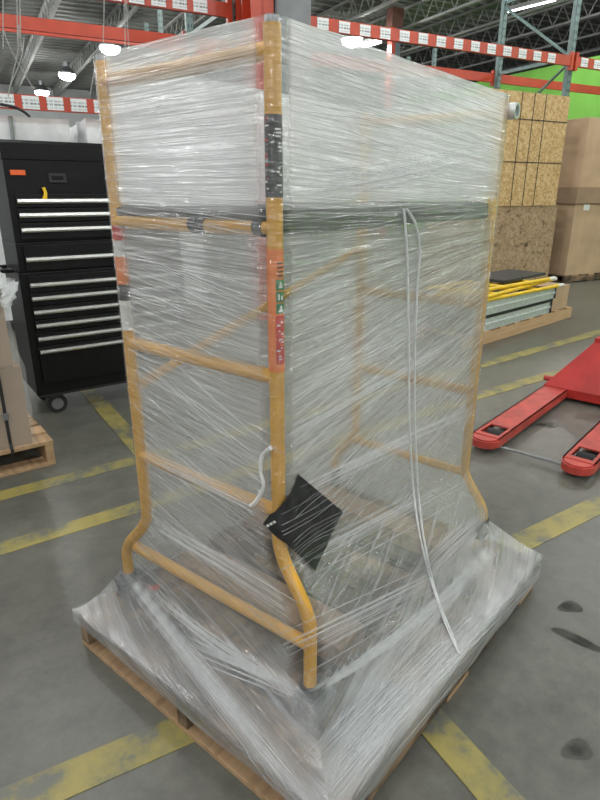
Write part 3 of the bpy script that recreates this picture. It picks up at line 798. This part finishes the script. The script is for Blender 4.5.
# casters on the feet of the near end frame
for s_ in (0.0, .715):
    k = MB(); k.tube([V(0, s_, .262), V(0, s_, .238)], .026, 14); k.box(V(-.035, s_ - .03, .228), V(.035, s_ + .03, .24)); k.box(V(-.03, s_ - .032, .17), V(.05, s_ - .026, .232)); k.box(V(-.03, s_ + .026, .17), V(.05, s_ + .032, .232))
    kk = k.build('caster', M('dark_caster_steel', (.06, .065, .07), .45, .4), sc)
    MB().tube([V(.03, s_ - .02, .184), V(.03, s_ + .02, .184)], .0585, 22).build('wheel', M('grey_black_rubber', (.05, .055, .06), .5), kk, smooth=True)
for s_ in (0.0, .69):
    MB().tube([V(DD, s_, .205), V(DD, s_, .124)], .024, 14, radii=None).build('foot', blackrub, sc, smooth=True)
# stickers curved round the posts
def wrap_label(parent, a_, s_, z0, z1, a0, a1, mat, rr, name):
    # arc in degrees measured in unit plane (0 = +a, 90 = +s)
    m = MB(); n = 10; vs_ = []; fs = []
    for k in range(n + 1):
        t = R(a0 + (a1 - a0) * k / n)
        for z in (z0, z1): vs_.append(V(a_ + rr * math.cos(t), s_ + rr * math.sin(t), z))
    for k in range(n): fs.append((2 * k, 2 * k + 2, 2 * k + 3, 2 * k + 1))
    m.add(vs_, fs); o = m.build(name, mat, parent, smooth=True)
    return o
FACE = 231.0   # direction of the camera seen from the near post (unit degrees)
def near_lab(z0, z1, w0, w1, mat, layer, name='sticker'):
    return wrap_label(p_near, 0, S1, z0, z1, FACE + w0, FACE + w1, mat, PR + .0006 * layer, name)
blk = M('black_sticker', (.02, .02, .022), .4)
near_lab(1.37, 1.51, -100, 100, blk, 1, 'black_label')
random.seed(21)
for k in range(22):
    z = 1.378 + k * .0059
    w = random.uniform(15, 60); c_ = random.choice((-62, -60, -55, 22, 28, 35)) + random.uniform(-6, 6)
    near_lab(z, z + .003, c_ - w / 3, c_ + w / 3, sign_white if c_ > 0 else random.choice((sign_red, sign_white)), 2, 'print_line')
near_lab(1.032, 1.277, -95, 95, sign_orange, 1, 'orange_label')
for k in range(4): near_lab(1.225 + k * .008, 1.228 + k * .008, 2, 52, blk, 2, 'print_line')
for k in range(3):
    z = 1.153 + k * .023
    near_lab(z, z + .0205, -8, 60, sign_green, 2, 'green_symbol')
    if k == 2:
        near_lab(z + .004, z + .009, 10, 40, sign_white, 3, 'symbol_mark'); near_lab(z + .009, z + .016, 20, 31, sign_white, 3, 'symbol_mark')
    elif k == 1:
        near_lab(z + .004, z + .016, 6, 16, sign_white, 3, 'symbol_mark'); near_lab(z + .003, z + .012, 26, 42, sign_white, 3, 'symbol_mark')
    else:
        near_lab(z + .003, z + .007, 8, 44, sign_white, 3, 'symbol_mark'); near_lab(z + .007, z + .014, 16, 36, sign_white, 3, 'symbol_mark'); near_lab(z + .014, z + .017, 23, 29, sign_white, 3, 'symbol_mark')
near_lab(1.05, 1.149, -12, 62, sign_red, 2, 'red_block')
for k in range(16):
    z = 1.053 + k * .0058; x = random.uniform(-8, 30)
    near_lab(z, z + .0028, x, x + random.uniform(8, 28), sign_white if k % 3 else sign_orange, 3, 'print_line')
def left_lab(z0, z1, mat, name='sticker', w=85): return wrap_label(p_left, 0, S2, z0, z1, 222 - w, 222 + w, mat, PR + .0006, name)
left_lab(1.27, 1.305, sign_red); left_lab(1.232, 1.27, sign_white); left_lab(1.165, 1.232, sign_orange, 'orange_label'); left_lab(1.125, 1.165, blk, 'black_label'); left_lab(1.05, 1.125, sign_white)
left_lab(.232 + .03, .232 + .048, sign_red, 'red_band')

# loose boards on the pallet deck inside the film
def plank(a0, a1, s0_, s1_, z0, z1, rz, label, mat):
    c = S((a0 + a1) / 2, (s0_ + s1_) / 2, z0); hx, hy = (a1 - a0) / 2, (s1_ - s0_) / 2
    o = MB().box((-hx, -hy, 0), (hx, hy, z1 - z0), .003).build('plank', mat, loc=c, rz=yaw(YU) + R(rz)); return tag(o, label, 'plank')
dwood2 = wood('brown_plank_wood', (.30, .19, .11), (.16, .10, .06))
plank(.20, .33, .05, .66, .125, .19, 0, 'thick brown plank lying inside the scaffold, closest to the end frame with casters', dwood2)
plank(.52, .64, .0, .66, .125, .175, 2, 'brown plank lying across the pallet deck inside the scaffold, between two others', dwood)
plank(.84, .96, .02, .64, .125, .185, -2, 'thick brown plank lying inside the scaffold, closest to the end frame without casters', dwood2)
sh = M('blue_grey_sheet', (.16, .19, .22), .35)
tag(MB().box((-.12, -.06, 0), (.12, .06, .006)).build('metal_sheet', sh, loc=S(.13, -.098, .1245), rz=yaw(YU) + R(6)), 'blue grey sheet lying on the pallet deck beside a caster', 'sheet')

# ------------------------------------------------------------------ stretch film
OF = .0192
def prof(c):
    """ corner profile: list of (a, s, z) from top to bottom """
    rows = []
    if c == 'near': a_, s_, sg, out, zb, zf, ze = -OF, S1 - OF, 0, -OF, .63, .42, .27; ca, cs = PC[0]; bot = .085
    if c == 'left': a_, s_, sg, out, zb, zf, ze = -OF, S2 + OF, 1, .715 + OF, .52, .32, .27; ca, cs = PC[3]; bot = .095
    if c == 'far': a_, s_, sg, out, zb, zf, ze = DD + OF, S1 - OF, 0, -OF, .40, .22, .20; ca, cs = PC[1]; bot = .045
    if c == 'fleft': a_, s_, sg, out, zb, zf, ze = DD + OF, S2 + OF, 1, .69 + OF, .42, .24, .2; ca, cs = PC[2]; bot = .08
    n1, n2, n3, n4, n5 = 40, 10, 4, 14, 5
    for k in range(n1): rows.append((a_, s_, 1.662 + (zb - 1.662) * k / n1))
    for k in range(n2):
        t = k / n2; e = 3 * t * t - 2 * t ** 3; rows.append((a_, s_ + (out - s_) * e, zb + (zf - zb) * t))
    for k in range(n3): rows.append((a_, out, zf + (ze - zf) * k / n3))
    pa = ca + (.012 if ca > .5 else -.012); ps = cs + (.012 if cs > .3 else -.012)
    for k in range(n4):
        t = k / n4; zz = ze + (.138 - ze) * (1 - (1 - t) ** 1.7)
        rows.append((a_ + (pa - a_) * t, out + (ps - out) * t, zz))
    for k in range(n5 + 1):
        t = k / n5; rows.append((pa, ps, .138 + (bot - .138) * t))
    return rows
PF = {c: prof(c) for c in ('near', 'left', 'far', 'fleft')}
NR = len(PF['near'])
from mathutils import noise as mnoise
def lerp_tab(tab, z):
    if z >= tab[0][0]: return tab[0][1]
    for (z0, v0), (z1, v1) in zip(tab, tab[1:]):
        if z >= z1: return v1 + (v0 - v1) * (z - z1) / (z0 - z1)
    return tab[-1][1]
LAY = {'L': [(1.66, .70), (1.60, .80), (1.38, .82), (1.36, .6), (1.345, .36), (1.30, .38), (1.28, .44), (1.1, .45), (.8, .38), (.5, .28), (.27, .24), (.16, .30), (.04, .40)],
       'R': [(1.66, .84), (1.42, .88), (1.375, .84), (1.352, .2), (1.30, .18), (1.28, .46), (1.1, .46), (.8, .42), (.6, .30), (.45, .24), (.25, .26), (.16, .36), (.04, .46)],
       'B': [(1.66, .92), (1.36, .92), (1.33, .35), (.9, .30), (.6, .22), (.2, .2), (.04, .3)]}
# gathered bands of film, several layers thick; the widest also paints in white skirt sparkle: (start px, mid px, end px, half width px at start, at end, extra)
GATHER = [((128, 576), (212, 685), (304, 796), 5, 11, .62), ((150, 588), (215, 650), (300, 690), 4, 6, .22), ((310, 692), (400, 645), (484, 556), 4, 5, .5),
          ((484, 560), (430, 610), (360, 690), 5, 14, .30), ((316, 800), (400, 700), (525, 578), 22, 12, .45), ((300, 695), (250, 670), (180, 640), 4, 8, .2),
          ((140, 515), (220, 560), (300, 610), 5, 12, .16), ((284, 440), (390, 380), (490, 320), 5, 5, .12), ((284, 500), (380, 450), (475, 410), 5, 5, .12),
          ((282, 655), (370, 610), (470, 560), 16, 10, .18), ((486, 515), (455, 540), (420, 575), 8, 10, .25), ((290, 190), (400, 175), (500, 150), 14, 8, .12), ((140, 455), (200, 480), (265, 515), 5, 8, .14)]
def gathered(P, uvz):
    v = P - CAM; dz_ = v.dot(_F); X = 300 + FPX * v.dot(_R) / dz_; Y = 400 - FPX * v.dot(_U) / dz_
    best = 0.0
    for a_, m_, b2, w0, w1, ex in GATHER:
        if not (min(a_[0], b2[0]) - 30 < X < max(a_[0], b2[0]) + 30 and min(a_[1], b2[1]) - 30 < Y < max(a_[1], b2[1]) + 30): continue
        dm, tm = 1e9, 0
        for k in range(21):
            t = k / 20
            bx = (1 - t) ** 2 * a_[0] + 2 * t * (1 - t) * m_[0] + t * t * b2[0]; by = (1 - t) ** 2 * a_[1] + 2 * t * (1 - t) * m_[1] + t * t * b2[1]
            d_ = math.hypot(X - bx, Y - by)
            if d_ < dm: dm, tm = d_, t
        best = max(best, ex * math.exp(-(dm / (w0 + (w1 - w0) * tm)) ** 2))
    return best
PUL = {'L': [(1.66, .02), (1.45, -.04), (1.3, -.12), (1.1, -.22), (.8, -.36), (.5, -.6), (.3, -.75), (.16, -.5), (.04, 0)],
       'R': [(1.66, -.02), (1.45, -.03), (1.3, .08), (1.1, .28), (.8, .38), (.5, .5), (.3, .55), (.16, .3), (.04, 0)],
       'B': [(1.66, 0), (.04, .2)]}
fr_ = empty('stretch_film', S(.5, .3, .14), yaw(YU))
tag(fr_, 'clear streaky stretch film wound around the yellow scaffold and down over its pallet', 'film')
ORG = (.5, .3, .14)
film_all_v, film_all_f = [], []
def film_face(c0_, c1_, key, n, name):
    P0, P1 = PF[c0_], PF[c1_]
    verts, lay, pul, uvs, faces = [], [], [], [], []
    mid0 = (Vector(P0[0]) + Vector(P1[0])) / 2
    dvec = (Vector(P1[0]) - Vector(P0[0])); width = dvec.length; dvec.normalize()
    nrm = dvec.cross(Vector((0, 0, 1)))
    if nrm.dot(Vector((mid0.x - .54, mid0.y - .34, 0))) < 0: nrm = -nrm
    acc = [0.0]
    for j in range(1, NR):
        q0 = (Vector(P0[j]) + Vector(P1[j])) / 2; q1 = (Vector(P0[j - 1]) + Vector(P1[j - 1])) / 2
        acc.append(acc[-1] - (q0 - q1).length)
    e_ = OF / width
    ts_ = [0, e_ * .3, e_ * .65, e_, e_ * 1.6] + [e_ * 2.2 + (1 - e_ * 4.4) * k / n for k in range(n + 1)] + [1 - e_ * 1.6, 1 - e_, 1 - e_ * .65, 1 - e_ * .3, 1]
    n = len(ts_) - 1; con = []
    clear = {'near': .94, 'left': .78, 'far': .5, 'fleft': .3}
    wid = {'near': .034, 'left': .05, 'far': .04, 'fleft': .03}
    for j in range(NR):
        for i in range(n + 1):
            t = ts_[i]
            p = Vector(P0[j]).lerp(Vector(P1[j]), t)
            u_ = (t - .5) * width
            x0, x1 = t * width, (1 - t) * width
            edge = min(1, max(0, (min(x0, x1) - OF) / .06))
            wr = 1.0 if j < NR - 22 else max(0, (NR - 16 - j) / 6)      # film follows the round post
            for xx, sg in ((x0, 1), (x1, -1)):
                if xx < OF and wr > 0:
                    c_ = p - dvec * sg * xx - nrm * OF + dvec * sg * OF
                    th_ = R(45) * (1 - xx / OF)
                    p = p.lerp(c_ + (nrm * math.cos(th_) - dvec * sg * math.sin(th_)) * OF, wr)
            pl = lerp_tab(PUL[key], p.z)
            vv = p.z - pl * u_
            w_ = mnoise.noise(Vector((u_ * 1.5, vv * 16, 3.1 if key == 'R' else 7.7))) * .0028 + mnoise.noise(Vector((u_ * 2.2, vv * 42, 1.1))) * .0016
            w_ += mnoise.noise(Vector((u_ * 3, vv * 4, 9.0))) * .003
            k_ = edge if j < NR - 20 else max(edge, .5)
            zb_ = 0
            if j == NR - 1: zb_ = mnoise.noise(Vector((u_ * 9, 2, 4))) * .014
            if j == 0: zb_ = mnoise.noise(Vector((u_ * 7, 8, 4))) * .003
            cz = p.z
            p = p + nrm * (w_ * k_) + Vector((0, 0, zb_ + (w_ * .8 if NR - 20 <= j < NR - 6 else 0)))
            f0 = clear[c0_] * max(0, 1 - max(0, x0 - wid[c0_]) / .018); f1 = clear[c1_] * max(0, 1 - max(0, x1 - wid[c1_]) / .018)
            cc = max(f0, f1) * wr
            if key == 'L':
                for rz_, k2 in zip(RZ, (.3, .35, .55, .3, .35)):
                    cc = max(cc, k2 * max(0, 1 - max(0, abs(cz - rz_) - .008) / .02))
            con.append(min(1, cc))
            verts.append(p - Vector(ORG)); lay.append(min(.93, lerp_tab(LAY[key], p.z) + (gathered(UO + ux * p.x + uy * p.y + Vector((0, 0, p.z)), 0) if key != 'B' else 0))); pul.append(pl); uvs.append((u_, acc[j]))
    for j in range(NR - 1):
        for i in range(n):
            k = j * (n + 1) + i; faces.append((k, k + 1, k + n + 2, k + n + 1))
    me = bpy.data.meshes.new(name); me.from_pydata(verts, [], faces); me.update()
    at1 = me.attributes.new('layers', 'FLOAT', 'POINT'); at1.data.foreach_set('value', lay)
    at2 = me.attributes.new('pull', 'FLOAT', 'POINT'); at2.data.foreach_set('value', pul)
    at3 = me.attributes.new('contact', 'FLOAT', 'POINT'); at3.data.foreach_set('value', con)
    ul = me.uv_layers.new(name='wrap')
    buf = []
    for l in me.loops: buf += list(uvs[l.vertex_index])
    ul.data.foreach_set('uv', buf)
    me.polygons.foreach_set('use_smooth', [True] * len(me.polygons))
    me.materials.append(filmm)
    o = bpy.data.objects.new(name, me); col.objects.link(o); o.parent = fr_
    if key != 'B':
        off = len(film_all_v)
        for v in verts:
            q = v + Vector(ORG); film_all_v.append(UO + ux * q.x + uy * q.y + Vector((0, 0, q.z)))
        film_all_f.extend([tuple(i + off for i in f) for f in faces])
    return o
film_face('left', 'near', 'L', 70, 'film_sheet')
film_face('near', 'far', 'R', 120, 'film_sheet')
film_face('far', 'fleft', 'B', 50, 'film_sheet')
film_face('fleft', 'left', 'B', 60, 'film_sheet')
BV = BVHTree.FromPolygons(film_all_v, film_all_f)
def on_film(x, y, lift=.003):
    d_ = ray(x, y).normalized(); h = BV.ray_cast(CAM, d_)
    if h[0] is None: return None
    nn = h[1] if h[1].dot(d_) < 0 else -h[1]
    return h[0] + nn * lift
def to_film(p): d_ = p - UO; return Vector((d_.dot(ux), d_.dot(uy), p.z)) - Vector(ORG)
def smooth_pix(pix, n=10):
    out = []
    for i in range(len(pix) - 1):
        p0 = pix[max(i - 1, 0)]; p1 = pix[i]; p2 = pix[i + 1]; p3 = pix[min(i + 2, len(pix) - 1)]
        for k in range(n):
            t = k / n
            out.append(tuple(.5 * ((2 * p1[c]) + (p2[c] - p0[c]) * t + (2 * p0[c] - 5 * p1[c] + 4 * p2[c] - p3[c]) * t * t + (3 * p1[c] - p0[c] - 3 * p2[c] + p3[c]) * t ** 3) for c in (0, 1)))
    out.append(pix[-1]); return out
def strand_pts(pix, lift=.004, n=10):
    pts = [on_film(x, y, lift) for x, y in smooth_pix(pix, n)]
    return [to_film(p) for p in pts if p is not None]
def tail(pix, r0, name, mat=bundle, lift=.005):
    pts = strand_pts(pix, lift)
    if len(pts) < 3: return
    rad = [r0 * (.75 + .4 * mnoise.noise(p * 30)) for p in pts]
    MB().tube(pts, r0, 8, radii=rad).build(name, mat, fr_, smooth=True)
tail([(402, 209), (405, 250), (407, 330), (408, 420), (413, 500), (424, 560), (441, 615), (458, 655)], .0042, 'film_tail')
tail([(405, 209), (414, 225), (418, 250), (415, 300), (413, 380), (415, 460), (421, 530), (434, 590), (450, 632), (459, 656)], .0040, 'film_tail')
tail([(272, 447), (264, 455), (262, 470), (265, 485), (258, 500), (252, 505)], .006, 'film_knot')
def rope(pa, pb, mid, width, n, name='film_rope', r=.0018):
    # a bundle of gathered film: thin strands that spread towards the ends
    m = MB(); cnt = 0
    for k in range(n):
        o_ = random.gauss(0, 1); jit = random.uniform(-1, 1)
        dx, dy = pb[0] - pa[0], pb[1] - pa[1]; ln = math.hypot(dx, dy); nx_, ny_ = -dy / ln, dx / ln
        t0, t1 = sorted((random.uniform(-.03, .35), random.uniform(.6, 1.03)))
        pix = []
        for q in range(7):
            t = t0 + (t1 - t0) * q / 6
            bx = (1 - t) ** 2 * pa[0] + 2 * t * (1 - t) * mid[0] + t * t * pb[0]; by = (1 - t) ** 2 * pa[1] + 2 * t * (1 - t) * mid[1] + t * t * pb[1]
            w_ = width[0] + (width[1] - width[0]) * t
            pix.append((bx + nx_ * o_ * w_, by + ny_ * o_ * w_))
        pts = strand_pts(pix, .0035 + .001 * jit, 4)
        if len(pts) > 4:
            rr = r * random.uniform(.5, 1.5); L_ = len(pts)
            m.tube(pts, rr, 5, radii=[rr * max(.15, math.sin(math.pi * (i + .5) / L_) ** .5) for i in range(L_)], cap=False)
    o = m.build(name, crease, fr_, smooth=True); o['kind'] = 'stuff'
    return o
for a_, m_, b2, w0, w1, ex in GATHER:
    rope(a_, b2, m_, (w0 * .65, w1 * .65), int(75 * ex) + 8, r=.0009)
rope((284, 570), (470, 470), (380, 520), (10, 8), 22, r=.0008)
rope((284, 400), (495, 290), (390, 345), (6, 5), 8, r=.0007)
rope((135, 345), (275, 470), (200, 415), (8, 8), 8, r=.0006)
rope((120, 260), (268, 330), (190, 290), (8, 12), 8, r=.0006)

# fine creases running all round with the pull of the film
m = MB()
for k in range(420):
    face = 'R' if random.random() < .62 else 'L'
    P0, P1 = (PF['near'], PF['far']) if face == 'R' else (PF['left'], PF['near'])
    z0 = random.uniform(.66, 1.64) if random.random() < .55 else random.uniform(1.3, 1.64)
    wd_ = (Vector(P1[0]) - Vector(P0[0])).length
    uc = random.uniform(-.45, .45) * wd_; ln = random.uniform(.05, .3) * (1.3 if face == 'R' else .8)
    pl = lerp_tab(PUL[face], z0) + random.gauss(0, .03)
    pts = []
    for q in range(7):
        u_ = uc + ln * (q / 6 - .5); z = z0 + pl * u_ * .9
        t = u_ / wd_ + .5
        if not (.01 < t < .99) or not (.66 < z < 1.655): continue
        P = Vector(P0[0]).lerp(Vector(P1[0]), t); P.z = z
        n_ = Vector((0, -1, 0)) if face == 'R' else Vector((-1, 0, 0))
        pts.append(P + n_ * .0015 - Vector(ORG))
    if len(pts) > 3:
        rr = random.uniform(.0004, .0011); L_ = len(pts)
        m.tube(pts, rr, 4, radii=[rr * max(.2, math.sin(math.pi * (i + .5) / L_)) for i in range(L_)], cap=False)
m.build('film_creases', crease, fr_, smooth=True)['kind'] = 'stuff'

# black plastic sheet caught on the outside of the film
def black_sheet():
    TL, TR, BR, BL = (296, 473), (341, 511), (314, 571), (264, 523)
    n = 16; vs_ = []; fs = []
    top = []
    for j in range(n + 1):
        for i in range(n + 1):
            a_, b2 = i / n, j / n
            x = (TL[0] * (1 - a_) + TR[0] * a_) * (1 - b2) + (BL[0] * (1 - a_) + BR[0] * a_) * b2
            y = (TL[1] * (1 - a_) + TR[1] * a_) * (1 - b2) + (BL[1] * (1 - a_) + BR[1] * a_) * b2
            x += 5 * math.sin(math.pi * b2) * (1 - a_) ** 3 * (1 if b2 < .8 else .4)
            top.append(on_film(x, y, .005 + .0025 * mnoise.noise(Vector((i * .35, j * .35, 1)))))
    dn = [p + (p - CAM).normalized() * .0015 for p in top]
    N1 = (n + 1) ** 2
    for j in range(n):
        for i in range(n):
            k = j * (n + 1) + i; fs.append((k, k + 1, k + n + 2, k + n + 1)); fs.append((N1 + k, N1 + k + n + 1, N1 + k + n + 2, N1 + k + 1))
    rim = [i for i in range(n + 1)] + [j * (n + 1) + n for j in range(1, n + 1)] + [n * (n + 1) + i for i in range(n - 1, -1, -1)] + [j * (n + 1) for j in range(n - 1, 0, -1)]
    for p, q in zip(rim, rim[1:] + rim[:1]): fs.append((p, N1 + p, N1 + q, q))
    c = sum(top, Vector()) / len(top)
    m = MB(); m.add([p - c for p in top + dn], fs)
    r = empty('plastic_sheet', c); tag(r, 'black plastic sheet stuck diagonally across a yellow scaffold post, outside the film', 'plastic sheet')
    m.build('sheet', blacksheet, r, smooth=True)
    q = [on_film(x, y, .0095) for x, y in ((267, 523), (276, 517), (279, 521), (270, 528))]
    for t0 in (.1, .4, .7):
        a_ = q[0].lerp(q[1], t0); b2 = q[0].lerp(q[1], t0 + .22); c2 = q[3].lerp(q[2], t0 + .22); d2 = q[3].lerp(q[2], t0)
        vs2 = [a_.lerp(d2, .2), b2.lerp(c2, .2), b2.lerp(c2, .65), a_.lerp(d2, .65)]
        bk = [v + (v - CAM).normalized() * .0012 for v in vs2]
        MB().add([v - c for v in vs2 + bk], [(0, 1, 2, 3), (7, 6, 5, 4), (0, 4, 5, 1), (1, 5, 6, 2), (2, 6, 7, 3), (3, 7, 4, 0)]).build('white_print', sign_white, r)
black_sheet()
for k in range(14):
    y_ = 495 + k * 5 + random.uniform(-3, 3)
    tail([(284 + random.uniform(-4, 10), y_ + 14), (310, y_ - 2), (338 + random.uniform(-6, 14), y_ - 20)], random.uniform(.0003, .0007), 'film_streak', crease, .0095)

# grey roll end poking out of the film at the far top corner
rl = empty('roll', S(DD + .0395, .062, 1.62), yaw(YU)); tag(rl, 'grey tube end poking out of the film at a top corner of the wrapped scaffold', 'tube')
m = MB(); n = 20; q0, q1, L_ = .024, .018, .2
vs_ = []
for (rr, y_) in ((q0, .12), (q0, -.005), (q1, -.005), (q1, .12)):
    vs_ += [(rr * math.cos(2 * math.pi * k / n), y_, rr * math.sin(2 * math.pi * k / n)) for k in range(n)]
fs = [(i * n + k, i * n + (k + 1) % n, ((i + 1) % 4) * n + (k + 1) % n, ((i + 1) % 4) * n + k) for i in range(4) for k in range(n)]
m.add(vs_, fs).build('tube_wall', galv, rl, smooth=True)
MB().tube([(0, .118, 0), (0, .03, 0)], q1 - .001, 16).build('core', blackrub, rl, smooth=True)
